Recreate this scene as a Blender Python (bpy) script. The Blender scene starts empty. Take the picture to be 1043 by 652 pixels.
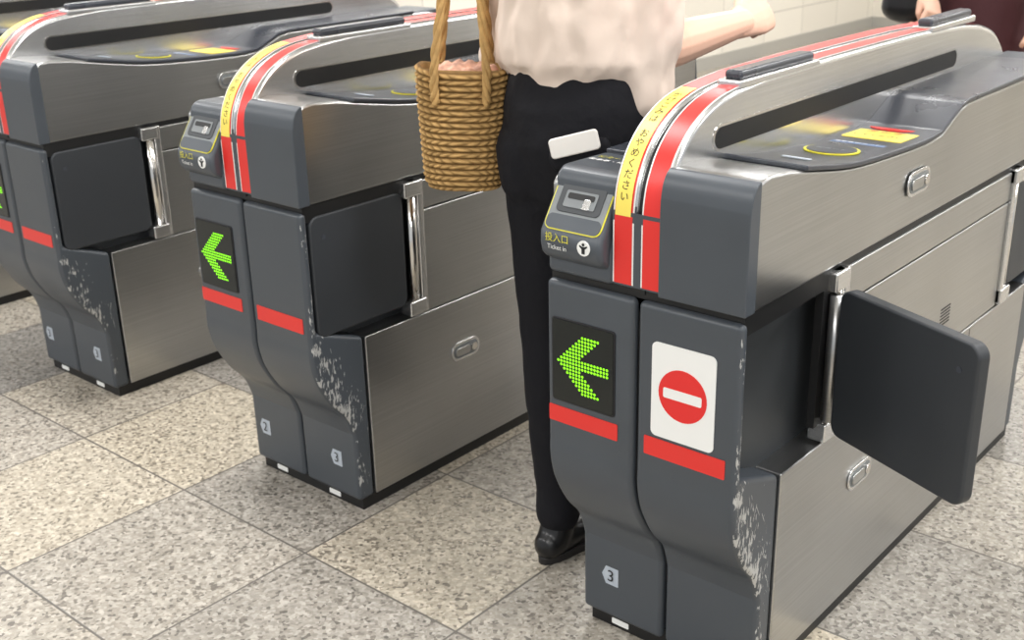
import bpy, bmesh, math, random
from mathutils import Vector, Matrix
V=Vector
scene=bpy.context.scene
random.seed(7)
# ------------------------------------------------------------------ materials
def lin(c):
    r=[]
    for v in c:
        v=v/255.0
        r.append(v/12.92 if v<=.04045 else ((v+.055)/1.055)**2.4)
    return (r[0],r[1],r[2],1)
MATS={}
def mat(name,rgb,rough=.5,metal=0.0,emit=0,bump=None,var=None,spec=.5):
    if name in MATS: return MATS[name]
    m=bpy.data.materials.new(name); m.use_nodes=True
    nt=m.node_tree; b=nt.nodes["Principled BSDF"]
    b.inputs["Base Color"].default_value=lin(rgb)
    b.inputs["Roughness"].default_value=rough
    b.inputs["Metallic"].default_value=metal
    b.inputs["Specular IOR Level"].default_value=spec
    if emit:
        b.inputs["Emission Color"].default_value=lin(rgb); b.inputs["Emission Strength"].default_value=emit
    tc=nt.nodes.new("ShaderNodeTexCoord")
    if var:
        sc,amt=var
        n=nt.nodes.new("ShaderNodeTexNoise"); n.inputs["Scale"].default_value=sc; n.inputs["Detail"].default_value=6
        nt.links.new(tc.outputs["Object"],n.inputs["Vector"])
        mr=nt.nodes.new("ShaderNodeMapRange"); mr.inputs[1].default_value=.3; mr.inputs[2].default_value=.7
        mr.inputs[3].default_value=1-amt; mr.inputs[4].default_value=1+amt
        nt.links.new(n.outputs["Fac"],mr.inputs[0])
        mx=nt.nodes.new("ShaderNodeVectorMath"); mx.operation='SCALE'; mx.inputs[0].default_value=lin(rgb)[:3]
        nt.links.new(mr.outputs[0],mx.inputs["Scale"]); nt.links.new(mx.outputs[0],b.inputs["Base Color"])
        mr2=nt.nodes.new("ShaderNodeMapRange"); mr2.inputs[3].default_value=max(0,rough-.08); mr2.inputs[4].default_value=min(1,rough+.12)
        nt.links.new(n.outputs["Fac"],mr2.inputs[0]); nt.links.new(mr2.outputs[0],b.inputs["Roughness"])
    if bump:
        sc,st,dist=bump
        n2=nt.nodes.new("ShaderNodeTexNoise"); n2.inputs["Scale"].default_value=sc; n2.inputs["Detail"].default_value=4
        nt.links.new(tc.outputs["Object"],n2.inputs["Vector"])
        bp=nt.nodes.new("ShaderNodeBump"); bp.inputs["Strength"].default_value=st; bp.inputs["Distance"].default_value=dist
        nt.links.new(n2.outputs["Fac"],bp.inputs["Height"]); nt.links.new(bp.outputs[0],b.inputs["Normal"])
    MATS[name]=m
    return m
def steel(name,rgb=(190,186,180),rough=.34,seed=0):
    m=bpy.data.materials.new(name); m.use_nodes=True
    nt=m.node_tree; b=nt.nodes["Principled BSDF"]; L=nt.links
    b.inputs["Metallic"].default_value=.97
    tc=nt.nodes.new("ShaderNodeTexCoord"); mp=nt.nodes.new("ShaderNodeMapping")
    mp.inputs["Scale"].default_value=(60,2.5,420); mp.inputs["Location"].default_value=(seed,seed*2,0)
    L.new(tc.outputs["Object"],mp.inputs[0])
    n=nt.nodes.new("ShaderNodeTexNoise"); n.inputs["Scale"].default_value=1; n.inputs["Detail"].default_value=3
    L.new(mp.outputs[0],n.inputs["Vector"])
    n3=nt.nodes.new("ShaderNodeTexNoise"); n3.inputs["Scale"].default_value=3.5; n3.inputs["Detail"].default_value=3
    L.new(tc.outputs["Object"],n3.inputs["Vector"])
    mr=nt.nodes.new("ShaderNodeMapRange"); mr.inputs[1].default_value=.25; mr.inputs[2].default_value=.75; mr.inputs[3].default_value=.9; mr.inputs[4].default_value=1.08
    L.new(n.outputs["Fac"],mr.inputs[0])
    mr3=nt.nodes.new("ShaderNodeMapRange"); mr3.inputs[1].default_value=.3; mr3.inputs[2].default_value=.7; mr3.inputs[3].default_value=.93; mr3.inputs[4].default_value=1.05
    L.new(n3.outputs["Fac"],mr3.inputs[0])
    mu=nt.nodes.new("ShaderNodeMath"); mu.operation='MULTIPLY'; L.new(mr.outputs[0],mu.inputs[0]); L.new(mr3.outputs[0],mu.inputs[1])
    vm=nt.nodes.new("ShaderNodeVectorMath"); vm.operation='SCALE'; vm.inputs[0].default_value=lin(rgb)[:3]
    L.new(mu.outputs[0],vm.inputs["Scale"]); L.new(vm.outputs[0],b.inputs["Base Color"])
    mr2=nt.nodes.new("ShaderNodeMapRange"); mr2.inputs[3].default_value=rough-.03; mr2.inputs[4].default_value=rough+.05
    L.new(n3.outputs["Fac"],mr2.inputs[0]); L.new(mr2.outputs[0],b.inputs["Roughness"])
    bp=nt.nodes.new("ShaderNodeBump"); bp.inputs["Strength"].default_value=.035; bp.inputs["Distance"].default_value=.001
    L.new(n.outputs["Fac"],bp.inputs["Height"]); L.new(bp.outputs[0],b.inputs["Normal"])
    MATS[name]=m
    return m
STEEL=steel("brushed_steel",(177,177,176),.29)
STEEL2=steel("brushed_steel_bright",(216,216,216),.24,3)
DARK=mat("charcoal_enamel",(68,73,79),.38,0,var=(6,.08),bump=(600,.05,.0005))
def worn(name,base_t):
    """charcoal enamel with bare-metal wear on the passage-side face round the knee of the casing"""
    m=bpy.data.materials.new(name); m.use_nodes=True; nt=m.node_tree; b=nt.nodes["Principled BSDF"]; K=nt.links; N=nt.nodes.new
    tc=N("ShaderNodeTexCoord"); sp=N("ShaderNodeSeparateXYZ"); K.new(tc.outputs["Object"],sp.inputs[0])
    def M(op,a,c=None,clamp=False):
        n=N("ShaderNodeMath"); n.operation=op; n.use_clamp=clamp
        for i,q in enumerate((a,c)):
            if q is None: continue
            if isinstance(q,(int,float)): n.inputs[i].default_value=q
            else: K.new(q,n.inputs[i])
        return n.outputs[0]
    knee=M('ADD',M('MULTIPLY',M('SUBTRACT',.40,sp.outputs[2],True),.55),.002)
    dy=M('DIVIDE',M('ABSOLUTE',M('SUBTRACT',sp.outputs[1],M('MINIMUM',knee,.104))),.040)
    dz=M('DIVIDE',M('ABSOLUTE',M('SUBTRACT',sp.outputs[2],.31)),.19)
    d=M('SQRT',M('ADD',M('MULTIPLY',dy,dy),M('MULTIPLY',dz,dz)))
    side=N("ShaderNodeMapRange"); side.inputs[1].default_value=-.011; side.inputs[2].default_value=-.003; K.new(sp.outputs[0],side.inputs[0])
    mp=N("ShaderNodeMapping"); mp.inputs["Scale"].default_value=(1,1,.30); mp.inputs["Rotation"].default_value=(.25,0,0); K.new(tc.outputs["Object"],mp.inputs[0])
    n1=N("ShaderNodeTexNoise"); n1.inputs["Scale"].default_value=170; n1.inputs["Detail"].default_value=9; n1.inputs["Roughness"].default_value=.62; K.new(mp.outputs[0],n1.inputs["Vector"])
    n2=N("ShaderNodeTexNoise"); n2.inputs["Scale"].default_value=20; n2.inputs["Detail"].default_value=3; K.new(tc.outputs["Object"],n2.inputs["Vector"])
    v=M('ADD',M('MULTIPLY',n1.outputs["Fac"],.65),M('MULTIPLY',n2.outputs["Fac"],.35))
    thr=M('ADD',base_t,M('MULTIPLY',M('MINIMUM',d,2.2),.055))
    thr=M('ADD',thr,M('MULTIPLY',M('SUBTRACT',1,side.outputs[0]),.4))
    r=M('MULTIPLY',M('SUBTRACT',v,thr),60,True)
    n3=N("ShaderNodeTexNoise"); n3.inputs["Scale"].default_value=6; K.new(tc.outputs["Object"],n3.inputs["Vector"])
    mx=N("ShaderNodeMix"); mx.data_type='RGBA'; K.new(r,mx.inputs[0]); mx.inputs[6].default_value=lin((67,72,78)); mx.inputs[7].default_value=lin((186,186,184))
    K.new(mx.outputs[2],b.inputs["Base Color"]); K.new(M('MULTIPLY',r,.3),b.inputs["Metallic"])
    K.new(M('ADD',M('MULTIPLY',n3.outputs["Fac"],.2),.28),b.inputs["Roughness"])
    bp=N("ShaderNodeBump"); bp.inputs["Strength"].default_value=.4; bp.inputs["Distance"].default_value=.0006; bp.invert=True; K.new(r,bp.inputs["Height"]); K.new(bp.outputs[0],b.inputs["Normal"])
    return m
WORN=[worn("worn_enamel_heavy",.490),worn("worn_enamel",.500),worn("worn_enamel_light",.53)]
DARK2=mat("charcoal_recess",(54,57,60),.5,var=(8,.1))
DOORM=mat("flap_rubber",(46,49,53),.48,var=(5,.06),bump=(500,.08,.0005))
BLACK=mat("black_gap",(14,14,15),.5)
PAD=mat("reader_pad",(58,61,68),.28,var=(9,.06))
RED=mat("red_tape",(220,46,40),.35)
WHITE=mat("white_vinyl",(236,236,233),.45)
YEL=mat("yellow_tape",(244,222,100),.4)
YRING=mat("yellow_print",(222,214,60),.4)
LED=mat("green_led",(130,232,20),.4,emit=1.1)
GLASS=mat("display_black",(14,20,18),.15)
CHIP=mat("paint_chip",(200,200,198),.5,metal=.3)
INK=mat("black_ink",(20,20,24),.5)
GREYL=mat("light_grey_print",(176,184,194),.5)
CHROME=mat("chrome",(215,212,208),.15,metal=1)
SLOTG=mat("slot_insert",(128,132,134),.3,metal=.4)
# ------------------------------------------------------------------ mesh helpers
def obj_from_bm(name,bm,m,parent=None,smooth=False):
    me=bpy.data.meshes.new(name); bm.to_mesh(me); bm.free()
    if m is not None: me.materials.append(m)
    o=bpy.data.objects.new(name,me); scene.collection.objects.link(o)
    if parent: o.parent=parent
    if smooth:
        for p in me.polygons: p.use_smooth=True
    return o
def bevel(o,w,seg=3,ang=35):
    b=o.modifiers.new("bevel","BEVEL"); b.width=w; b.segments=seg; b.limit_method='ANGLE'; b.angle_limit=math.radians(ang)
    b.harden_normals=False
    for p in o.data.polygons: p.use_smooth=True
    wn=o.modifiers.new("wn","WEIGHTED_NORMAL"); wn.keep_sharp=True
    return o
def extrude_outline(name,pts,vec,m,parent,bev=0,seg=3):
    """closed outline of 3-D points extruded along vec"""
    bm=bmesh.new(); vec=V(vec)
    a=[bm.verts.new(V(p)) for p in pts]; b=[bm.verts.new(V(p)+vec) for p in pts]
    n=len(pts)
    bm.faces.new(a); bm.faces.new(list(reversed(b)))
    for i in range(n):
        j=(i+1)%n; bm.faces.new((a[i],b[i],b[j],a[j]))
    bmesh.ops.recalc_face_normals(bm,faces=bm.faces)
    o=obj_from_bm(name,bm,m,parent)
    if bev: bevel(o,bev,seg)
    return o
def prism(name,yz,x0,x1,m,parent,bev=0,seg=3):
    return extrude_outline(name,[(x0,y,z) for y,z in yz],(x1-x0,0,0),m,parent,bev,seg)
def box(name,x0,x1,y0,y1,z0,z1,m,parent,bev=0,seg=3):
    return prism(name,[(y0,z0),(y1,z0),(y1,z1),(y0,z1)],x0,x1,m,parent,bev,seg)
def rrect(w,h,r,n=5):
    pts=[]
    for cx,cy,a0 in ((w/2-r,h/2-r,0),(-w/2+r,h/2-r,90),(-w/2+r,-h/2+r,180),(w/2-r,-h/2+r,270)):
        for i in range(n+1):
            a=math.radians(a0+90*i/n); pts.append((cx+r*math.cos(a),cy+r*math.sin(a)))
    return pts
def circ(r,n=28): return [(r*math.cos(2*math.pi*i/n),r*math.sin(2*math.pi*i/n)) for i in range(n)]
def plate(name,pts2,o,u,v,th,m,parent,bev=0):
    o=V(o);u=V(u).normalized();v=V(v).normalized();n=u.cross(v).normalized()
    return extrude_outline(name,[o+u*a+v*b for a,b in pts2],n*th,m,parent,bev)
FX,FZ=(1,0,0),(0,0,1)
def text_bm(bm,s,size,o,u,v,th=.0006):
    cu=bpy.data.curves.new("tmp","FONT"); cu.body=s; cu.size=size; cu.align_x='CENTER'; cu.align_y='CENTER'; cu.resolution_u=3
    ob=bpy.data.objects.new("tmp",cu); scene.collection.objects.link(ob)
    dg=bpy.context.evaluated_depsgraph_get(); me=bpy.data.meshes.new_from_object(ob.evaluated_get(dg))
    u=V(u).normalized(); v=V(v).normalized(); n=u.cross(v)
    M=Matrix((( u.x,v.x,n.x,o[0]+n.x*th),(u.y,v.y,n.y,o[1]+n.y*th),(u.z,v.z,n.z,o[2]+n.z*th),(0,0,0,1)))
    me.transform(M); bm.from_mesh(me)
    bpy.data.objects.remove(ob); bpy.data.meshes.remove(me); bpy.data.curves.remove(cu)
def text(name,s,size,o,u,v,m,parent,th=.0006):
    bm=bmesh.new(); text_bm(bm,s,size,o,u,v,th); return obj_from_bm(name,bm,m,parent)
def tube(bm,pts,rad,side=None,n=14,cap=True,closed=False):
    """loft of ellipses; rad list of r or (ra,rb): ra along side, rb across"""
    pts=[V(p) for p in pts]; N=len(pts); rings=[]
    prev=None
    for i,p in enumerate(pts):
        if closed: t=(pts[(i+1)%N]-pts[i-1])
        else: t=(pts[min(i+1,N-1)]-pts[max(i-1,0)])
        t.normalize()
        s=V(side) if side is not None else (prev if prev is not None else (V((1,0,0)) if abs(t.x)<.8 else V((0,1,0))))
        s=(s-t*s.dot(t)).normalized(); prev=s; w=t.cross(s)
        r=rad[i] if isinstance(rad,(list,tuple)) else rad
        ra,rb=r if isinstance(r,(list,tuple)) else (r,r)
        rings.append([bm.verts.new(p+s*ra*math.cos(2*math.pi*k/n)+w*rb*math.sin(2*math.pi*k/n)) for k in range(n)])
    M=N if closed else N-1
    for i in range(M):
        A=rings[i];B=rings[(i+1)%N]
        for k in range(n):
            bm.faces.new((A[k],A[(k+1)%n],B[(k+1)%n],B[k]))
    if cap and not closed:
        bm.faces.new(list(reversed(rings[0]))); bm.faces.new(rings[-1])
def limb(bm,pts,rad,side=None,n=14):
    """tube with rounded ends"""
    pts=[V(p) for p in pts]; rad=[r if isinstance(r,(list,tuple)) else (r,r) for r in rad]
    a=(pts[0]-pts[1]).normalized(); b=(pts[-1]-pts[-2]).normalized()
    r0=min(rad[0]);r1=min(rad[-1])
    P=[];R=[]
    for q in (80,50,25):
        P.append(pts[0]+a*r0*math.sin(math.radians(q))); R.append(tuple(x*math.cos(math.radians(q)) for x in rad[0]))
    P+=pts; R+=rad
    for q in (25,50,80):
        P.append(pts[-1]+b*r1*math.sin(math.radians(q))); R.append(tuple(x*math.cos(math.radians(q)) for x in rad[-1]))
    tube(bm,P,R,side,n)
def smooth_path(ps,k=6):
    ps=[V(p) for p in ps]; out=[]
    for i in range(len(ps)-1):
        p0=ps[max(i-1,0)];p1=ps[i];p2=ps[i+1];p3=ps[min(i+2,len(ps)-1)]
        for j in range(k):
            t=j/k
            out.append(.5*((2*p1)+(p2-p0)*t+(2*p0-5*p1+4*p2-p3)*t*t+(3*p1-p0-3*p2+p3)*t**3))
    out.append(ps[-1]); return out
def smooth2(ps,k=6): return [(p.x,p.y) for p in smooth_path([(a,b,0) for a,b in ps],k)]
CLOTH=bpy.data.textures.new("cloth_folds","CLOUDS"); CLOTH.noise_scale=.11; CLOTH.noise_depth=2
def remesh(o,vox,it=6,f=.6,disp=0,tex_stretch=None):
    r=o.modifiers.new("r","REMESH"); r.mode='VOXEL'; r.voxel_size=vox; r.use_smooth_shade=True
    if it:
        s=o.modifiers.new("s","SMOOTH"); s.iterations=it; s.factor=f
    if disp:
        d=o.modifiers.new("d","DISPLACE"); d.texture=CLOTH; d.strength=disp; d.mid_level=.5
        if tex_stretch:
            e=bpy.data.objects.new("fold_space",None); e.scale=tex_stretch; scene.collection.objects.link(e); e.parent=o.parent
            e.rotation_euler=(0,.25,0)
            d.texture_coords='OBJECT'; d.texture_coords_object=e
        else: d.texture_coords='LOCAL'
        s=o.modifiers.new("s2","SMOOTH"); s.iterations=2; s.factor=.5
    return o
def empty(name,loc=(0,0,0)):
    e=bpy.data.objects.new(name,None); e.location=loc; e.empty_display_size=.1; scene.collection.objects.link(e); return e
# ------------------------------------------------------------------ ticket gate
L=1.48; W=.37
curve_front=smooth2([(0,.43),(.0,.395),(.012,.345),(.045,.285),(.082,.240),(.100,.19)],5)
def yc(z):
    for (y0,z0),(y1,z1) in zip(curve_front,curve_front[1:]):
        if z1<=z<=z0: return y0+(y1-y0)*(z0-z)/(z0-z1+1e-9)
    return 0 if z>.42 else .101
arch=[(.004,.735),(.004,.84)]+smooth2([(.006,.87),(.016,.91),(.045,.957),(.095,.995),(.17,1.02),(.30,1.032)],6)+\
     smooth2([(.5,1.034),(.9,1.032),(1.15,1.022)],2)+smooth2([(1.25,1.01),(1.34,.985),(1.41,.94),(1.45,.885),(1.47,.82)],6)+[(1.476,.735)]
def arclen(path):
    s=[0]
    for a,b in zip(path,path[1:]): s.append(s[-1]+math.hypot(b[0]-a[0],b[1]-a[1]))
    return s
AS=arclen(arch)
def at_s(path,S,s):
    for i in range(len(S)-1):
        if S[i]<=s<=S[i+1]:
            t=(s-S[i])/(S[i+1]-S[i]+1e-9); a=path[i];b=path[i+1]
            d=V((0,b[0]-a[0],b[1]-a[1])).normalized()
            return V((0,a[0]+(b[0]-a[0])*t,a[1]+(b[1]-a[1])*t)),d
    return V((0,)+path[-1]),V((0,0,-1))
def ribbon(name,x0,x1,s0,s1,off,m,parent):
    bm=bmesh.new(); pv=None
    k=max(8,int((s1-s0)/.012))
    for i in range(k+1):
        p,d=at_s(arch,AS,s0+(s1-s0)*i/k); n=V((0,-d.z,d.y))
        p=p+n*off
        v=[bm.verts.new((x0,p.y,p.z)),bm.verts.new((x1,p.y,p.z))]
        if pv: bm.faces.new((pv[0],pv[1],v[1],v[0]))
        pv=v
    bmesh.ops.recalc_face_normals(bm,faces=bm.faces)
    return obj_from_bm(name,bm,m,parent,True)
shelf_front=[(.016,.90),(.020,.922),(.034,.933),(.06,.936),(.12,.930)]+smooth2([(.2,.915),(.32,.895),(.45,.885),(.62,.878),(.70,.882)],3)
shelf=shelf_front+[(.78,.915),(.82,.922),(1.40,.922),(1.45,.912),(1.46,.90)]
shelf_low=shelf_front+[(.78,.892),(.84,.898),(1.40,.898),(1.45,.892),(1.46,.88)]
def latch(name,y,z,side,parent):
    u=(0,1,0) if side>0 else (0,-1,0); x=.0035 if side>0 else -W-.0035
    e=1 if side>0 else -1
    plate(name+"_rim",rrect(.098,.046,.022),(x,y,z),u,FZ,.003,STEEL2,parent,.001)
    plate(name+"_well",rrect(.084,.033,.016),(x+e*.0032,y,z),u,FZ,.0006,SLOTG,parent)
    plate(name+"_grip",rrect(.05,.02,.008),(x+e*.0038,y-.012*e,z),u,FZ,.003,STEEL,parent,.001)
    plate(name+"_lock",circ(.010),(x+e*.0038,y+.027*e,z),u,FZ,.004,CHROME,parent,.001)
def flap(name,parent,hx,hy,ang,l=.275):
    """flap door panel from hinge, ang measured from +X"""
    d=V((math.cos(ang),math.sin(ang),0))
    o=V((hx,hy,.578))+d*(.016+l/2)
    n=d.cross(V((0,0,1)))
    ob=plate(name,rrect(l,.262,.022,6),o-n*.012,d,FZ,.024,DOORM,parent,.005)
    for sgn in (1,-1):
        c=V((hx,hy,.578))+d*(l-.018)+n*(.0121*sgn)+V((0,0,.085))
        plate(name+"_screw",circ(.005,14),c,d*sgn,FZ,.0008,PAD,parent)
    return ob
def gate(x,opts):
    G=empty("ticket_gate",(x,0,0))
    gx=-.189
    box("plinth",-W+.014,-.004,.112,L-.112,0,.045,BLACK,G)
    front=[(0,.722),(0,.5)]+curve_front+[(.101,.026),(.146,.026),(.146,.415),(.020,.462),(.020,.722)]
    rear=[(L-y,z) for y,z in front]
    prism("front_column_left",front,-W,gx-.003,DARK,G,.018,6)
    prism("front_column_right",front,gx+.003,0,WORN[opts.get("wear",2)],G,.010,4)
    prism("rear_column_left",rear,-W,gx-.003,DARK,G,.010,4)
    prism("rear_column_right",rear,gx+.003,0,DARK,G,.018,6)
    prism("groove_fill",[(y+.012,z) for y,z in front[:-5]]+[(.12,.04),(.13,.7)],gx-.012,gx+.012,BLACK,G)
    prism("groove_fill",[(L-y-.012,z) for y,z in front[:-5]]+[(L-.12,.04),(L-.13,.7)],gx-.012,gx+.012,BLACK,G)
    box("core",-W+.045,-.045,.016,L-.016,.40,.73,DARK2,G)
    box("lower_body",-W-.002,.003,.148,L-.148,.030,.415,STEEL,G,.003)
    box("middle_body",-W-.001,.001,.345,L-.345,.417,.655,STEEL,G,.003)
    box("middle_band",-W-.001,.001,.345,L-.345,.658,.722,STEEL,G,.003)
    box("panel_seam",-W-.0035,.0036,.98,.9815,.05,.41,BLACK,G)
    box("seam_dark",-W+.004,-.004,.012,L-.012,.70,.745,BLACK,G)
    for sx in (-.006,-W+.006):
        for hy in (.312,L-.312):
            bm=bmesh.new(); tube(bm,[(sx,hy,.42),(sx,hy,.728)],.013,n=20); obj_from_bm("hinge_post",bm,CHROME,G,True)
            box("hinge_plate",sx-.017,sx+.018,hy-.03,hy+.022,.42,.455,STEEL2,G,.004)
            box("hinge_plate",sx-.017,sx+.018,hy-.03,hy+.022,.694,.728,STEEL2,G,.004)
            box("hinge_cover",sx-.014,sx+.014,hy+(.012 if hy<1 else -.03),hy+(.03 if hy<1 else -.012),.42,.728,STEEL2,G,.003)
    if opts.get("open"):
        flap("flap_front_right",G,.012,.290,math.radians(-23),.290)
        bm=bmesh.new(); tube(bm,[(.010,.291,.462),(.010,.291,.69)],.0125,n=16); obj_from_bm("flap_sleeve",bm,STEEL,G,True)
        box("flap_root",-.018,-.004,.268,.30,.45,.70,BLACK,G)
    else:
        flap("flap_front_right",G,-.012,.302,math.radians(-90),.262)
    flap("flap_rear_right",G,-.012,L-.302,math.radians(90),.262)
    flap("flap_front_left",G,-W+.012,.302,math.radians(-90),.262)
    flap("flap_rear_left",G,-W+.012,L-.302,math.radians(90),.262)
    zs=.735
    prism("head_side_right",[(.016,zs)]+shelf+[(1.46,zs)],-.150,.001,STEEL,G,.006)
    prism("head_side_left",[(L-y,z) for y,z in [(.016,zs)]+shelf_low+[(1.46,zs)]],-W-.001,-.235,STEEL,G,.006)
    hf=[(0,zs),(0,.87)]+smooth2([(.001,.89),(.006,.912),(.014,.926),(.024,.934)],4)+[(.030,.934),(.030,zs)]
    prism("head_front_right",hf,-.150,.0025,DARK,G,.010,4)
    prism("head_rear_left",[(L-y,z) for y,z in hf],-W-.0025,-.237,DARK,G,.010,4)
    hl=[(0,zs),(0,.78),(.024,.896),(.04,.908),(.16,.905),(.16,zs)]
    prism("head_front_left",hl,-W+.003,-.237,DARK,G,.014,5)
    hl2=[(0,zs),(0,.78),(.02,.92),(.03,.93),(.14,.927),(.14,zs)]
    prism("head_rear_right",[(L-y,z) for y,z in hl2],-.150,-.004,DARK,G,.012,4)
    for sgn in (1,-1):
        pl=[(.165,.9215)]+smooth2([(.2,.9155),(.32,.8955),(.45,.8855),(.62,.8785),(.70,.8825)],3)
        pl+=[(.78,.9155),(.82,.9225),(1.34,.9225)] if sgn>0 else [(.78,.8925),(.84,.8985),(1.31,.8985)]
        top=[(y,z+.009) for y,z in reversed(pl)]
        yz=pl+top
        if sgn<0: yz=[(L-y,z) for y,z in yz]
        if sgn>0: prism("reader_pad",yz,-.143,.003,PAD,G,.003)
        else: prism("reader_pad",yz,-W-.003,-.243,PAD,G,.003)
        def P(xx,yy,zz): return (xx,yy,zz) if sgn>0 else (-W-xx,L-yy,zz)
        u=V((1,0,0))*sgn; v=V((0,1,-.06))*sgn
        zc=.8985
        plate("reader_ring",circ(.047,40),P(-.074,.405,zc-.0005),u,v,.002,YRING,G)
        plate("reader_disc",circ(.0420,40),P(-.074,.405,zc+.0005),u,v,.002,PAD,G)
        text("reader_text","ICカード",.014,P(-.074,.405,zc+.0022),u,v,GREYL,G)
        plate("indicator",rrect(.05,.014,.004),P(-.06,.25,.9170),u,V((0,1,-.13))*sgn,.0015,GREYL,G)
        if sgn>0:
            v2=V((0,1,-.035))
            plate("notice_sticker",rrect(.112,.140,.006),(-.074,.625,.887),u,v2,.0015,YEL,G)
            el=[(a*.044,b*.022) for a,b in circ(1,24)]
            plate("notice_red",el,(-.080,.668,.8860),u,v2,.003,RED,G)
            text("notice_text","タッチ",.026,(-.074,.622,.8895),u,v2,RED,G)
            text("notice_text","してください",.016,(-.074,.588,.890),u,v2,INK,G)
            plate("notice_blue",rrect(.10,.022,.003),(-.074,.505,.8905),u,V((0,1,-.045)),.0012,mat("blue_print",(86,110,150),.4),G)
            text("notice_text","乗車券 ICカード",.012,(-.074,.505,.8920),u,V((0,1,-.045)),WHITE,G)
    for nm,a,b in (("rail_left",-.238,-.1935),("rail_right",-.1845,-.1415)):
        o=prism(nm,arch,a,b,STEEL2,G,.010,4)
        o.data.materials.append(DARK)
        for p in o.data.polygons:
            c=p.center
            if abs(p.normal.y)>.9 and c.z<.86: p.material_index=1
    prism("rail_core",[(y+(.006 if y<.7 else -.006),z-.005) for y,z in arch],-.20,-.18,BLACK,G)
    plate("rail_front_mask",[(-.238,.74),(-.14,.74),(-.14,.86),(-.238,.86)],(0,.0045,0),FX,FZ,.001,DARK,G)
    St=AS[-1]
    s0=.008; s1=St-.01
    ribbon("strip_white",-.1840,-.1470,s0,s1,.0008,WHITE,G)
    ribbon("strip_red",-.1812,-.1498,s0,s1,.0014,RED,G)
    ribbon("strip_white",-.2370,-.1980,s0,s1,.0008,WHITE,G)
    ribbon("strip_red",-.2342,-.2008,s0,s1,.0014,RED,G)
    ribbon("strip_yellow",-.2330,-.2040,.118,.385,.002,YEL,G)
    bm=bmesh.new(); s="かけこみはおやめください"
    pos=[i+(.8 if i>=5 else 0) for i in range(12)]
    for ch,pp in zip(s,pos):
        p,d=at_s(arch,AS,.350-pp*.0172); n=V((0,-d.z,d.y))
        text_bm(bm,ch,.0165,p+V((-.2185,0,0))+n*.002,(1,0,0),d,.0006)
    obj_from_bm("strip_text",bm,INK,G)
    def stad(y0,y1,z0,z1):
        return rrect(y1-y0,z1-z0,(z1-z0)/2*.98,6)
    plate("arch_slot_rim",stad(.13,1.12,.936,.978),(-.1412,.625,.957),(0,1,0),FZ,.0008,CHROME,G)
    plate("arch_slot",stad(.136,1.114,.940,.974),(-.1404,.625,.957),(0,1,0),FZ,.0008,BLACK,G)
    plate("arch_slot",stad(.136,1.114,.940,.974),(-.2385,L-.625,.957),(0,-1,0),FZ,.0008,BLACK,G)
    for y0,y1 in ((.22,.47),(.98,1.20)):
        box("top_grip_base",-.186,-.142,y0-.01,y1+.01,1.022,1.036,STEEL2,G,.004)
        box("top_grip",-.180,-.148,y0,y1,1.034,1.050,PAD,G,.007,4)
    # ticket slot module
    md=[(-.002,.760),(-.018,.772),(-.022,.79),(-.021,.812),(.036,.897),(.050,.905),(.078,.905),(.078,.760)]
    prism("slot_module",md,-W+.003,-.242,DARK,G,.014,5)
    n0=V((0,-.021,.812)); n1=V((0,.036,.897)); vv=(n1-n0).normalized(); mid=(n0+n1)/2+vv*.001
    cxm=-.3035
    plate("slot_frame",rrect(.112,.096,.014),(cxm,mid.y,mid.z),FX,vv,.0015,YRING,G)
    plate("slot_plate",rrect(.108,.092,.012),(cxm,mid.y,mid.z),FX,vv,.0022,SLOTG,G)
    plate("slot_lower",rrect(.107,.024,.010),V((cxm,mid.y,mid.z))-vv*.0335,FX,vv,.0028,DARK,G)
    plate("slot_inner",rrect(.086,.054,.008),V((cxm,mid.y,mid.z))+vv*.010,FX,vv,.0036,DARK2,G,.001)
    a=V((cxm,mid.y,mid.z))+vv*.006
    plate("slot_mouth",rrect(.062,.028,.003),a,FX,vv,.0046,SLOTG,G)
    plate("slot_mouth",rrect(.052,.010,.003),a+vv*.005,FX,vv,.0052,BLACK,G)
    plate("slot_guide",rrect(.014,.018,.003),a+V((.014,0,0))-vv*.006,FX,vv,.0055,STEEL2,G,.001)
    yf=-.0222
    text("slot_text","投入口",.016,(-.328,yf,.803),FX,FZ,YRING,G,.0012)
    text("slot_text","Ticket in",.011,(-.328,yf,.788),FX,FZ,WHITE,G,.0012)
    plate("slot_icon",circ(.0125),(-.275,yf+.001,.796),FX,FZ,.0022,WHITE,G)
    plate("slot_icon_person",[(-.003,-.009),(.003,-.009),(.003,-.001),(.008,.003),(.007,.005),(.0025,.003),(-.0025,.003),(-.007,.005),(-.008,.003),(-.003,-.001)],(-.275,yf-.001,.796),FX,FZ,.0008,INK,G)
    plate("slot_icon_head",circ(.0026,12),(-.275,yf-.001,.8025),FX,FZ,.0008,INK,G)
    text("slot_top_text","乗車券・特急券",.014,(-.302,.092,.9075),FX,(0,1,-.025),WHITE,G,.001)
    text("slot_top_text","ICカード専用",.015,(-.302,.115,.9070),FX,(0,1,-.025),YRING,G,.001)
    # arrow display
    ax,az=-.2925,.583
    plate("arrow_bezel",rrect(.130,.152,.006),(ax,.0005,az),FX,FZ,.0025,INK,G,.001)
    plate("arrow_glass",rrect(.124,.146,.004),(ax,-.0016,az),FX,FZ,.0012,GLASS,G)
    bm=bmesh.new()
    nx,nz=17,21; p=.0063
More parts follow.
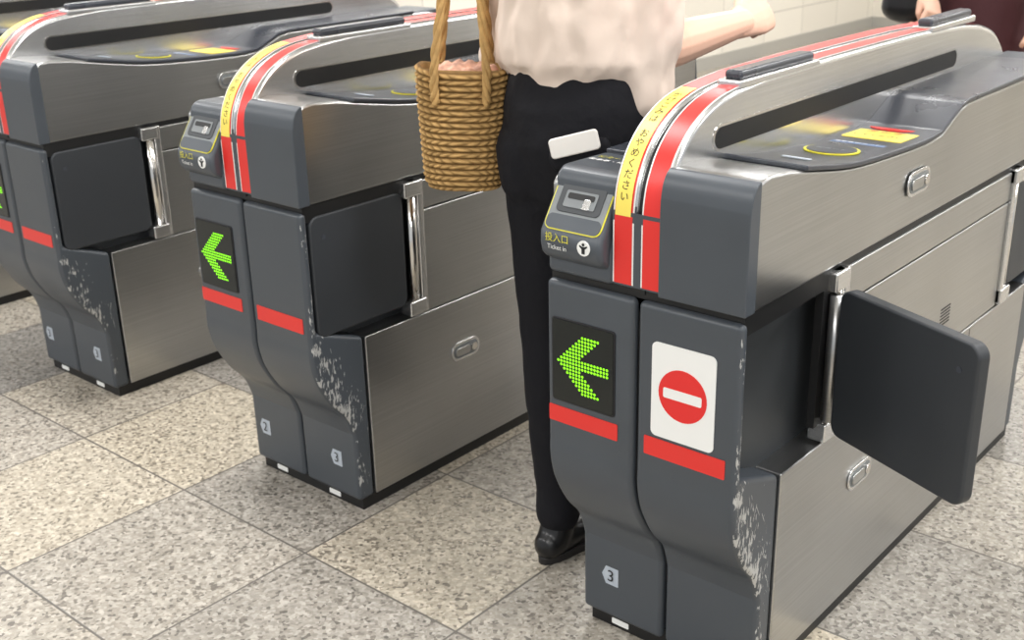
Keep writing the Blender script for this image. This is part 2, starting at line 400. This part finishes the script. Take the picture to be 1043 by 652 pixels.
    for i in range(nx):
        for k in range(nz):
            u=i/(nx-1); v=abs(k-(nz-1)/2)/((nz-1)/2)
            on=(.0+v*.62<=u<=.0+v*.62+.36 and v<=.86) or (v<.17 and u<=1.0 and u>.0)
            if on:
                cx=ax+(i-(nx-1)/2)*p; cz=az+(k-(nz-1)/2)*p
                vs=[bm.verts.new((cx+.0025*math.cos(t*math.pi/4),-.0032,cz+.0025*math.sin(t*math.pi/4))) for t in range(8)]
                bm.faces.new(vs)
    obj_from_bm("arrow_leds",bm,LED,G)
    plate("red_label",rrect(.143,.030,.002),(-.2935,0,.481),FX,FZ,.0012,RED,G)
    plate("red_label",rrect(.150,.033,.002),(-.094,0,.479),FX,FZ,.0012,RED,G)
    if opts.get("sign"):
        sx,sz=-.0985,.582
        plate("no_entry_sign",rrect(.116,.162,.010),(sx,0,sz),FX,FZ,.0015,WHITE,G)
        plate("no_entry_disc",circ(.044,40),(sx,-.0010,sz),FX,FZ,.0012,mat("sign_red",(222,40,38),.4),G)
        plate("no_entry_bar",rrect(.070,.017,.003),(sx,-.0018,sz),FX,FZ,.0010,WHITE,G)
    hexa=[(-.020,0),(-.011,.019),(.017,.019),(.017,-.019),(-.011,-.019)]
    for dig,hx in opts["nums"]:
        plate("number_sticker",hexa,(hx,.1015,.118),FX,FZ,.0015,GREYL,G)
        text("number",dig,.034,(hx+.001,.0985,.118),FX,FZ,INK,G,.0005)
    for hx in (-.29,-.10):
        plate("foot_label",rrect(.038,.012,.002),(hx,.112,.013),FX,FZ,.001,WHITE,G)
    latch("latch_lower",.46,.285,1,G); latch("latch_upper",.60,.815,1,G); latch("latch_lower",L-.46,.285,-1,G)
    for i in range(6):
        box("vent_slit",.0005,.0016,.80,.85,.47+i*.007,.473+i*.007,BLACK,G)
    # long scratches standing out of the paint
    bm=bmesh.new(); dens=opts.get("chips",30)
    rnd=random.Random(int(abs(x)*10)+3)
    def blob(c,d,e,l,w):
        k=7; vs=[]
        for i in range(k):
            a=2*math.pi*i/k; r=rnd.uniform(.6,1.1)
            vs.append(bm.verts.new(c+d*(l/2*r*math.cos(a))+e*(w/2*r*math.sin(a))))
        bm.faces.new(vs)
    for i in range(dens):
        z=rnd.uniform(.20,.42); y=yc(z)+.014+abs(rnd.gauss(0,.03))
        if y>.132: continue
        l=rnd.uniform(.008,.04); w=rnd.uniform(.0005,.0016); a=math.radians(rnd.uniform(60,125))
        d=V((0,math.cos(a),math.sin(a)));e=V((0,-math.sin(a),math.cos(a)))
        c=V((.0006,y,z))
        if (z+l/2)>.446-y*.35 or y-l*abs(math.cos(a))/2<yc(z-l/2)+.011: continue
        blob(c,d,e,l,w)
    obj_from_bm("paint_scratches",bm,CHIP,G)
    return G
gate(0,{"open":True,"sign":True,"nums":[("3",-.305)],"chips":45,"wear":0})
gate(-1.0,{"nums":[("2",-.325),("3",-.07)],"chips":30,"wear":1})
gate(-2.0,{"nums":[("3",-.325),("3",-.07)],"chips":12})
gate(-3.0,{"nums":[("4",-.325),("3",-.07)],"chips":8})
gate(-4.0,{"nums":[("5",-.325)],"chips":5})
# ------------------------------------------------------------------ room
def floor_mat():
    m=bpy.data.materials.new("granite_tiles"); m.use_nodes=True; nt=m.node_tree; b=nt.nodes["Principled BSDF"]; K=nt.links
    N=nt.nodes.new
    tc=N("ShaderNodeTexCoord")
    sub=N("ShaderNodeVectorMath"); sub.operation='ADD'; sub.inputs[1].default_value=(.53+44,.09+44,0)
    K.new(tc.outputs["Object"],sub.inputs[0])
    div=N("ShaderNodeVectorMath"); div.operation='SCALE'; div.inputs["Scale"].default_value=1/.44
    K.new(sub.outputs[0],div.inputs[0])
    fl=N("ShaderNodeVectorMath"); fl.operation='FLOOR'; K.new(div.outputs[0],fl.inputs[0])
    fr=N("ShaderNodeVectorMath"); fr.operation='FRACTION'; K.new(div.outputs[0],fr.inputs[0])
    sx=N("ShaderNodeSeparateXYZ"); K.new(fr.outputs[0],sx.inputs[0])
    def edge(o):
        a=N("ShaderNodeMath"); a.operation='SUBTRACT'; K.new(o,a.inputs[0]); a.inputs[1].default_value=.5
        c=N("ShaderNodeMath"); c.operation='ABSOLUTE'; K.new(a.outputs[0],c.inputs[0]); return c
    e1=edge(sx.outputs[0]);e2=edge(sx.outputs[1])
    mxm=N("ShaderNodeMath"); mxm.operation='MAXIMUM'; K.new(e1.outputs[0],mxm.inputs[0]); K.new(e2.outputs[0],mxm.inputs[1])
    jr=N("ShaderNodeMapRange"); jr.inputs[1].default_value=.4930; jr.inputs[2].default_value=.4955; K.new(mxm.outputs[0],jr.inputs[0])
    wn=N("ShaderNodeTexWhiteNoise"); wn.noise_dimensions='2D'; K.new(fl.outputs[0],wn.inputs["Vector"])
    tr=N("ShaderNodeValToRGB"); K.new(wn.outputs["Value"],tr.inputs[0])
    tr.color_ramp.elements[0].color=lin((140,137,132)); tr.color_ramp.elements[1].color=lin((182,173,156))
    e=tr.color_ramp.elements.new(.5); e.color=lin((165,159,149))
    vo=N("ShaderNodeTexVoronoi"); vo.inputs["Scale"].default_value=140; K.new(tc.outputs["Object"],vo.inputs["Vector"])
    bw=N("ShaderNodeSeparateColor"); K.new(vo.outputs["Color"],bw.inputs[0])
    sr=N("ShaderNodeValToRGB"); K.new(bw.outputs[0],sr.inputs[0])
    cr=sr.color_ramp; cr.interpolation='LINEAR'
    cr.elements[0].color=(.36,.35,.34,1); cr.elements[1].color=(1.32,1.32,1.32,1)
    e=cr.elements.new(.10); e.color=(.52,.50,.48,1)
    e=cr.elements.new(.22); e.color=(.84,.82,.79,1)
    e=cr.elements.new(.6); e.color=(1.0,.99,.97,1)
    n2=N("ShaderNodeTexNoise"); n2.inputs["Scale"].default_value=40; n2.inputs["Detail"].default_value=8; n2.inputs["Roughness"].default_value=.7; K.new(tc.outputs["Object"],n2.inputs["Vector"])
    nr=N("ShaderNodeMapRange"); nr.inputs[1].default_value=.35; nr.inputs[2].default_value=.65; nr.inputs[3].default_value=.76; nr.inputs[4].default_value=1.13; K.new(n2.outputs["Fac"],nr.inputs[0])
    m1=N("ShaderNodeVectorMath"); m1.operation='MULTIPLY'; K.new(tr.outputs[0],m1.inputs[0]); K.new(sr.outputs[0],m1.inputs[1])
    m2=N("ShaderNodeVectorMath"); m2.operation='SCALE'; K.new(m1.outputs[0],m2.inputs[0]); K.new(nr.outputs[0],m2.inputs["Scale"])
    mx=N("ShaderNodeMix"); mx.data_type='RGBA'; K.new(jr.outputs[0],mx.inputs[0]); K.new(m2.outputs[0],mx.inputs[6]); mx.inputs[7].default_value=lin((98,93,87))
    K.new(mx.outputs[2],b.inputs["Base Color"])
    b.inputs["Roughness"].default_value=.34
    bp=N("ShaderNodeBump"); bp.inputs["Strength"].default_value=.3; bp.inputs["Distance"].default_value=.001; bp.invert=True
    K.new(jr.outputs[0],bp.inputs["Height"]); K.new(bp.outputs[0],b.inputs["Normal"])
    return m
box("floor",-10,6,-5,9,-.05,0,floor_mat(),None)
def wall_mat():
    m=bpy.data.materials.new("wall_tiles"); m.use_nodes=True; nt=m.node_tree; b=nt.nodes["Principled BSDF"]; K=nt.links; N=nt.nodes.new
    tc=N("ShaderNodeTexCoord"); sp=N("ShaderNodeSeparateXYZ"); K.new(tc.outputs["Object"],sp.inputs[0])
    ad=N("ShaderNodeMath"); ad.operation='ADD'; K.new(sp.outputs[0],ad.inputs[0]); K.new(sp.outputs[1],ad.inputs[1])
    cb=N("ShaderNodeCombineXYZ"); K.new(ad.outputs[0],cb.inputs[0]); K.new(sp.outputs[2],cb.inputs[1])
    br=N("ShaderNodeTexBrick"); br.offset=0; br.inputs["Scale"].default_value=1; br.inputs["Brick Width"].default_value=.6; br.inputs["Row Height"].default_value=.3; br.inputs["Mortar Size"].default_value=.004
    br.inputs["Color1"].default_value=lin((232,226,214)); br.inputs["Color2"].default_value=lin((224,218,206)); br.inputs["Mortar"].default_value=lin((186,180,170))
    K.new(cb.outputs[0],br.inputs["Vector"]); K.new(br.outputs["Color"],b.inputs["Base Color"]); b.inputs["Roughness"].default_value=.45
    return m
WM=wall_mat()
box("wall_back",-10,6,8.5,8.6,0,3,WM,None)
box("wall_side",-3.7,-3.6,4.7,8.5,0,3,WM,None)
box("wall_left",-10,-3.6,4.6,4.7,0,3,WM,None)
TR=mat("skirting",(170,167,160),.5)
box("baseboard_side",-3.6,-3.585,4.6,8.5,0,.09,TR,None)
box("baseboard_left",-10,-3.6,4.585,4.6,0,.09,TR,None)
box("baseboard_back",-3.6,6,8.485,8.5,0,.09,TR,None)
box("ceiling",-10,6,-5,9,3,3.05,mat("ceiling_white",(225,225,222),.8),None)
for ix in range(5):
    for iy in range(4):
        cx=-7.5+ix*2.8; cy=-3+iy*3.2
        E=empty("ceiling_light",(cx,cy,2.97))
        box("housing",-.65,.65,-.32,.32,0,.03,mat("lamp_housing",(235,235,235),.5),E)
        ld=bpy.data.lights.new("panel","AREA"); ld.shape='RECTANGLE'; ld.size=1.25; ld.size_y=.6; ld.energy=61; ld.color=(1,.996,.992)
        lo=bpy.data.objects.new("panel",ld); lo.location=(0,0,-.012); scene.collection.objects.link(lo); lo.parent=E
w=bpy.data.worlds.new("World"); scene.world=w; w.use_nodes=True
w.node_tree.nodes["Background"].inputs[0].default_value=(.93,.97,1,1); w.node_tree.nodes["Background"].inputs[1].default_value=.72
# ------------------------------------------------------------------ people
SKIN=mat("skin",(234,190,166),.5,var=(10,.05))
HAIR=mat("hair",(28,22,20),.45,bump=(90,.4,.004))
BLOUSE=mat("blouse_pink_beige",(222,204,190),.85,bump=(14,.25,.01))
PANTS=mat("black_trousers",(18,18,23),.8,bump=(16,.4,.015),spec=.25)
SHOE=mat("black_leather",(18,18,20),.32)
def hand(bm,wr,fw,palm,thumb,curl):
    wr=V(wr);fw=V(fw).normalized();palm=V(palm);palm=(palm-fw*palm.dot(fw)).normalized();thumb=V(thumb);thumb=(thumb-fw*thumb.dot(fw)-palm*thumb.dot(palm)).normalized()
    limb(bm,[wr-fw*.02,wr+fw*.02,wr+fw*.05,wr+fw*.082],[(.027,.020),(.034,.018),(.041,.017),(.040,.014)],thumb,16)
    lens=[(.040,.024,.019),(.045,.028,.021),(.041,.026,.020),(.032,.020,.017)]
    for i,(off,ls) in enumerate(zip((.0300,.0100,-.0100,-.0292),lens)):
        p=wr+fw*(.082-abs(i-1.2)*.003)+thumb*off
        P=[p-fw*.02,p]; a=0
        for s,l in enumerate(ls):
            a+=math.radians(curl)*(1,1.1,.8)[s]*(1+.05*i)
            p=p+(fw*math.cos(a)+palm*math.sin(a))*l; P.append(p)
        limb(bm,P,[.0092,.0094,.0086,.0078,.0066],None,10)
    q=wr+fw*.022+thumb*.022
    k=min(1,curl/70)
    P=[q,q+fw*.026+thumb*.016+palm*.012,q+fw*.052+thumb*(.016-.010*k)+palm*(.022+.012*k),q+fw*.062+thumb*(.006-.020*k)+palm*(.032+.012*k)]
    limb(bm,P,[.014,.0125,.0105,.0085],None,10)
def person(name,J,F,outfit):
    E=empty(name,(0,0,0))
    F=V(F).normalized(); up=V((0,0,1)); R=F.cross(up).normalized()
    pz=V(J["pelvis"]); ch=V(J["chest"]); nk=V(J["neck"])
    bm=bmesh.new()
    limb(bm,[pz,pz.lerp(ch,.4),ch,nk-up*.06],[(.135,.095),(.110,.085),(.130,.092),(.12,.07)],R,20)
    limb(bm,[nk-up*.06,nk,nk+up*.08],[.052,.048,.048],R,14)
    for s in ("l","r"):
        limb(bm,[J["hip_"+s],J["knee_"+s],V(J["ankle_"+s])],[.068,.045,.032],None,14)
        k=V(J["knee_"+s]).lerp(V(J["ankle_"+s]),.3)
        limb(bm,[J["knee_"+s],k,V(J["ankle_"+s])],[.042,.046,.031],None,14)
        limb(bm,[nk-up*.07,J["sh_"+s],J["el_"+s]],[.05,.048,.038],None,14)
    hc=nk+up*.185+F*.012
    rg=[(-.115,.030,.035,.035),(-.10,.046,.055,.022),(-.07,.060,.075,.010),(-.03,.069,.088,0),(.02,.073,.094,-.004),(.06,.069,.088,-.008),(.09,.054,.068,-.010),(.108,.030,.038,-.010)]
    P=[];Rr=[]
    for z,a,b,f in rg: P.append(hc+up*z+F*f); Rr.append((a,b))
    tube(bm,P,Rr,R,22)
    limb(bm,[hc+F*.088+up*.012,hc+F*.100-up*.018,hc+F*.106-up*.030],[.008,.010,.012],R,10)
    limb(bm,[hc+F*.070-up*.062-R*.014,hc+F*.084-up*.060,hc+F*.070-up*.062+R*.014],[.006,.008,.006],None,10)
    for s in (-1,1):
        limb(bm,[hc+R*s*.074+up*.018-F*.008,hc+R*s*.074-up*.022],[(.006,.016),(.005,.010)],R,10)
    o=obj_from_bm("body",bm,SKIN,E,True); remesh(o,.006,4,.5)
    EW=mat("eye_white",(240,238,235),.3); EI=mat("iris",(30,20,16),.3)
    for s in (-1,1):
        for r,m,f in ((.011,EW,.078),(.0062,EI,.0845)):
            bm=bmesh.new(); bmesh.ops.create_uvsphere(bm,u_segments=16,v_segments=10,radius=r); bmesh.ops.translate(bm,vec=hc+R*s*.030+F*f+up*.012,verts=bm.verts)
            obj_from_bm("eye",bm,m,E,True)
        bm=bmesh.new(); limb(bm,[hc+R*s*.016+F*.093+up*.033,hc+R*s*.032+F*.088+up*.037,hc+R*s*.047+F*.075+up*.032],[.003,.0035,.002],None,8); obj_from_bm("eyebrow",bm,HAIR,E,True)
    bm=bmesh.new(); limb(bm,[hc+F*.082-up*.060-R*.020,hc+F*.092-up*.058,hc+F*.082-up*.060+R*.020],[.003,.0055,.003],up,10); obj_from_bm("lips",bm,mat("lips",(196,110,104),.4),E,True)
    bm=bmesh.new()
    P=[];Rr=[]
    for z,a,b,f in [(-.12,.05,.03,-.065),(-.08,.066,.045,-.055),(-.03,.080,.070,-.035),(.02,.083,.082,-.026),(.06,.080,.086,-.022),(.10,.062,.070,-.014),(.122,.030,.036,-.012)]:
        P.append(hc+up*z+F*f); Rr.append((a,b))
    tube(bm,P,Rr,R,22)
    limb(bm,[hc+up*.075+F*.062-R*.03,hc+up*.082+F*.068,hc+up*.075+F*.062+R*.04],[.02,.018,.02],None,10)
    limb(bm,[hc-F*.10+up*.03,hc-F*.125+up*.01],[.035,.03],None,14)
    o=obj_from_bm("hair",bm,HAIR,E,True); remesh(o,.006,4,.5)
    for s in ("l","r"):
        bm=bmesh.new(); el=V(J["el_"+s]); wr=V(J["wr_"+s])
        limb(bm,[el,el.lerp(wr,.3),el.lerp(wr,.7),wr],[.040,.042,.033,.026],None,16)
        hd=J["hand_"+s]; hand(bm,wr,hd[0],hd[1],hd[2],hd[3])
        o=obj_from_bm("forearm_hand_"+s,bm,SKIN,E,True); remesh(o,.0024,3,.5)
    top=outfit["top"]
    bm=bmesh.new(); w0=pz+up*outfit.get("hem",.085)
    limb(bm,[w0,w0+up*.025,w0.lerp(ch,.45),ch,nk-up*.085,nk-up*.045],[(.138,.104),(.162,.126),(.168,.130),(.168,.125),(.145,.090),(.065,.055)],R,26)
    for s in ("l","r"):
        sh=V(J["sh_"+s]);el=V(J["el_"+s]); end=el+(el-sh).normalized()*outfit.get("drop",.03)+V(outfit.get("dshift",(0,0,0)))*(1 if s=="r" else 0)
        cr=outfit.get("cuff",.07)
        limb(bm,[nk-up*.08,sh,sh.lerp(end,.5),end],[.06,.062,(cr*.9+.005,cr*.85),(cr,cr*.85)],None,18)
    o=obj_from_bm("blouse",bm,top,E,True); remesh(o,.006,4,.6,outfit.get("fold",.02),(.7,.7,1.6))
    bm=bmesh.new(); bot=outfit["bottom"]
    if outfit.get("skirt"):
        limb(bm,[pz+up*.10,pz+up*.0,pz-up*.2,pz-up*.45],[(.13,.10),(.175,.13),(.20,.17),(.24,.21)],R,26)
    else:
        limb(bm,[pz+up*.105,pz+up*.05,pz-up*.02,pz-up*.07],[(.144,.104),(.156,.118),(.160,.124),(.144,.112)],R,24)
        for s,sg in (("l",-1),("r",1)):
            h=V(J["hip_"+s]);k=V(J["knee_"+s]);a=V(J["ankle_"+s])
            limb(bm,[h,h.lerp(k,.4),k,k.lerp(a,.4),k.lerp(a,.8),a+up*.005],[.088,.075,.058,.052,.044,.045],None,18)
            limb(bm,[h-F*.030,h-F*.036-up*.05],[.080,.068],None,16)
    o=obj_from_bm("trousers" if not outfit.get("skirt") else "skirt",bm,bot,E,True); remesh(o,.006,5,.6,.010)
    for s in ("l","r"):
        a=V(J["ankle_"+s]); g=V((a.x,a.y,a.z-.09)); d=V(J.get("toe_"+s,F)).normalized()
        sd=d.cross(up).normalized()
        bm=bmesh.new()
        up2=sd.cross(d).normalized()
        limb(bm,[g-d*.030+up2*.036,g+d*.02+up2*.036,g+d*.09+up2*.032,g+d*.14+up2*.026],[(.032,.034),(.035,.034),(.041,.028),(.033,.022)],sd,18)
        limb(bm,[g-d*.015+up2*.04,a-up*.015],[.036,.036],None,14)
        o=obj_from_bm("shoe_"+s,bm,SHOE,E,True); remesh(o,.004,4,.5)
        pts=[]
        for t in range(24):
            an=2*math.pi*t/24; c=math.cos(an); q=g+d*(.054+.112*c)+sd*(.041 if c>0 else .036)*math.sin(an)-up*.002; pts.append(q)
        extrude_outline("sole_"+s,pts,up2*.018,mat("sole",(34,32,32),.6),E,.003)
    return E
JW=dict(pelvis=(-.530,.30,.90),chest=(-.54,.31,1.20),neck=(-.54,.32,1.40),
 hip_l=(-.600,.29,.86),hip_r=(-.470,.31,.86),knee_l=(-.582,.27,.48),knee_r=(-.475,.44,.49),ankle_l=(-.545,.245,.092),ankle_r=(-.475,.62,.092),
 sh_l=(-.685,.31,1.335),sh_r=(-.400,.31,1.335),el_l=(-.745,.37,1.09),el_r=(-.405,.325,1.045),wr_l=(-.66,.55,1.12),wr_r=(-.362,.585,1.072),
 hand_l=((.3,.9,.1),(.8,-.2,-.5),(0,.2,1),35),hand_r=((.04,1,.18),(-.8,0,-.5),(-.4,0,.9),74),toe_l=(.02,1,0),toe_r=(0,1,0))
Wm=person("walking_woman",JW,(0,1,0),dict(top=BLOUSE,bottom=PANTS,cuff=.070,drop=.085,dshift=(0.0,.0,0),fold=.045,hem=.098))
plate("pocket_phone",rrect(.090,.036,.007),(-.446,.178,.904),(1,.50,.30),(-.25,-.05,1),.008,mat("phone_case",(222,218,212),.35),Wm,.003)
bm=bmesh.new(); limb(bm,[(-.490,.176,.868),(-.445,.190,.884),(-.405,.214,.897)],[(.020,.010),(.022,.012),(.020,.010)],(0,0,1),16)
remesh(obj_from_bm("trouser_pocket",bm,PANTS,Wm,True),.004,4,.5)
# ---- straw bag
STRAW=bpy.data.materials.new("woven_straw"); STRAW.use_nodes=True
nt=STRAW.node_tree; b=nt.nodes["Principled BSDF"]; b.inputs["Roughness"].default_value=.85; b.inputs["Specular IOR Level"].default_value=.2
at=nt.nodes.new("ShaderNodeAttribute"); at.attribute_name="weave"; cr=nt.nodes.new("ShaderNodeValToRGB")
cr.color_ramp.elements[0].color=lin((98,72,38)); cr.color_ramp.elements[1].color=lin((198,160,104))
nt.links.new(at.outputs["Fac"],cr.inputs[0])
nz=nt.nodes.new("ShaderNodeTexNoise"); nz.inputs["Scale"].default_value=55; nz.inputs["Detail"].default_value=5
tcn=nt.nodes.new("ShaderNodeTexCoord"); nt.links.new(tcn.outputs["Object"],nz.inputs["Vector"])
mrn=nt.nodes.new("ShaderNodeMapRange"); mrn.inputs[1].default_value=.3; mrn.inputs[2].default_value=.7; mrn.inputs[3].default_value=.78; mrn.inputs[4].default_value=1.15
nt.links.new(nz.outputs["Fac"],mrn.inputs[0])
vmn=nt.nodes.new("ShaderNodeVectorMath"); vmn.operation='SCALE'; nt.links.new(cr.outputs[0],vmn.inputs[0]); nt.links.new(mrn.outputs[0],vmn.inputs["Scale"])
nt.links.new(vmn.outputs[0],b.inputs["Base Color"])
def straw_bag(name,loc,rot):
    E=empty(name,loc); E.rotation_euler=(0,.03,rot)
    bm=bmesh.new(); rows=20; per=8; NU=264; H=.236
    lay=bm.verts.layers.float.new("weave"); rings=[]
    def ringpt(a,hw,hd):
        c,s=math.cos(a),math.sin(a); p=2/2.8
        return hw*math.copysign(abs(c)**p,c),hd*math.copysign(abs(s)**p,s)
    for i in range(rows*per+1):
        t=i/(rows*per); z=t*H
        hw=.071+.010*math.sin(t*math.pi*.62)+.004*t; hd=.040+.018*t
        if t<.11: k=math.sqrt(max(0,1-((.11-t)/.11)**2))*.28+.72; hw*=k; hd*=k
        row=i/per; ring=[]
        for k in range(NU):
            a=2*math.pi*k/NU
            ph=(k/NU)*27
            r0=abs(math.sin(math.pi*row))
            sl=(row%1.0)*(.8 if int(row)%2 else -.8)
            tw=abs(math.sin(math.pi*(ph+sl)))
            h=.35*r0**.6+.65*(tw**.7)*r0
            wob=1+.03*math.sin(3*a+t*4)*t
            x,y=ringpt(a,(hw+.007*h)*wob,(hd+.007*h)*wob)
            v=bm.verts.new((x,y,z+.006*math.cos(2*a)*t)); v[lay]=h; ring.append(v)
        rings.append(ring)
    for A,B in zip(rings,rings[1:]):
        for k in range(NU): bm.faces.new((A[k],A[(k+1)%NU],B[(k+1)%NU],B[k]))
    bm.faces.new(list(reversed(rings[0])))
    prev=rings[-1]
    for z,s in ((H,.94),(H-.05,.90)):
        r=[]
        for v in rings[-1]:
            w=bm.verts.new((v.co.x*s,v.co.y*s,z)); w[lay]=.3; r.append(w)
        for k in range(NU): bm.faces.new((prev[k],prev[(k+1)%NU],r[(k+1)%NU],r[k]))
        prev=r
    bm.faces.new(prev)
    obj_from_bm("bag_body",bm,STRAW,E,True)
    for sy in (-1,1):
        path=smooth_path([(-.050,sy*.060,H-.06),(-.050,sy*.063,H+.01),(-.036,sy*.050,H+.13),(-.016,sy*.03,H+.27),(.008,0.01*sy,H+.35),(.022,sy*.02,H+.27),(.034,sy*.045,H+.13),(.046,sy*.063,H+.01),(.046,sy*.060,H-.06)],14)
        for ph in (0,2.09,4.19):
            bm=bmesh.new(); lay=bm.verts.layers.float.new("weave")
            P=[]
            for i,p in enumerate(path):
                a=ph+i*.42; P.append(p+V((.0042*math.cos(a),.0042*math.sin(a),.003*math.sin(a))))
            tube(bm,P,.0048,n=8)
            for v in bm.verts: v[lay]=.8
            obj_from_bm("bag_handle",bm,STRAW,E,True)
    bm=bmesh.new(); bmesh.ops.create_icosphere(bm,subdivisions=4,radius=1)
    for v in bm.verts:
        q=v.co.copy(); v.co=V((q.x*.066,q.y*.045,q.z*.018+.008*math.sin(q.x*9)*math.cos(q.y*7)))+V((0,0,H-.012))
    obj_from_bm("bag_lining",bm,mat("cloth_lining",(196,150,128),.8,var=(60,.4)),E,True)
    return E
straw_bag("straw_basket_bag",(-.746,.214,.772),math.radians(38))
# ---- second passenger
JP=dict(pelvis=(-.65,2.62,.92),chest=(-.65,2.62,1.22),neck=(-.65,2.62,1.43),
 hip_l=(-.57,2.62,.88),hip_r=(-.73,2.62,.88),knee_l=(-.57,2.56,.48),knee_r=(-.73,2.66,.48),ankle_l=(-.57,2.50,.092),ankle_r=(-.73,2.74,.092),
 sh_l=(-.49,2.62,1.36),sh_r=(-.81,2.62,1.36),el_l=(-.43,2.62,1.08),el_r=(-.83,2.58,1.10),wr_l=(-.41,2.55,.87),wr_r=(-.73,2.42,.955),
 hand_l=((0,-.2,-1),(-1,0,0),(0,-1,0),25),hand_r=((.35,-.35,-.6),(-.6,0,-.6),(0,-1,.2),45),toe_l=(0,-1,0),toe_r=(0,-1,0))
MAR=mat("maroon_cloth",(58,17,22),.8,bump=(18,.4,.012))
P2=person("passenger",JP,(0,-1,0),dict(top=MAR,bottom=MAR,cuff=.055,drop=-.01,skirt=True))
bm=bmesh.new(); limb(bm,[(-.79,2.40,1.03),(-.79,2.40,.90)],[(.07,.04),(.085,.05)],(1,0,0),20)
HB=obj_from_bm("black_handbag",bm,SHOE,None,True); remesh(HB,.006,5,.5)
HB.parent=P2
# ------------------------------------------------------------------ camera
f=1187.0
X=V((1471,-429,1187)).normalized(); Y=V((1118,551,-1187)).normalized(); Z=X.cross(Y).normalized(); Y=Z.cross(X)
cd=bpy.data.cameras.new("Camera"); cd.sensor_width=36; cd.lens=f/1043*36; cd.clip_start=.05
co=bpy.data.objects.new("Camera",cd); scene.collection.objects.link(co)
M0=Matrix(((X.x,X.y,X.z,.781),(Y.x,Y.y,Y.z,-1.385),(Z.x,Z.y,Z.z,1.4),(0,0,0,1)))
pv=Matrix.Translation((0,.15,.40))
co.matrix_world=pv@Matrix.Rotation(.030,4,'X')@pv.inverted()@M0@Matrix.Rotation(.0055,4,'X')@Matrix.Rotation(-.0030,4,'Y')
scene.camera=co
cd.dof.use_dof=True; cd.dof.focus_distance=1.9; cd.dof.aperture_fstop=7.0
scene.view_settings.view_transform='Standard'; scene.view_settings.exposure=0; scene.view_settings.look='None'
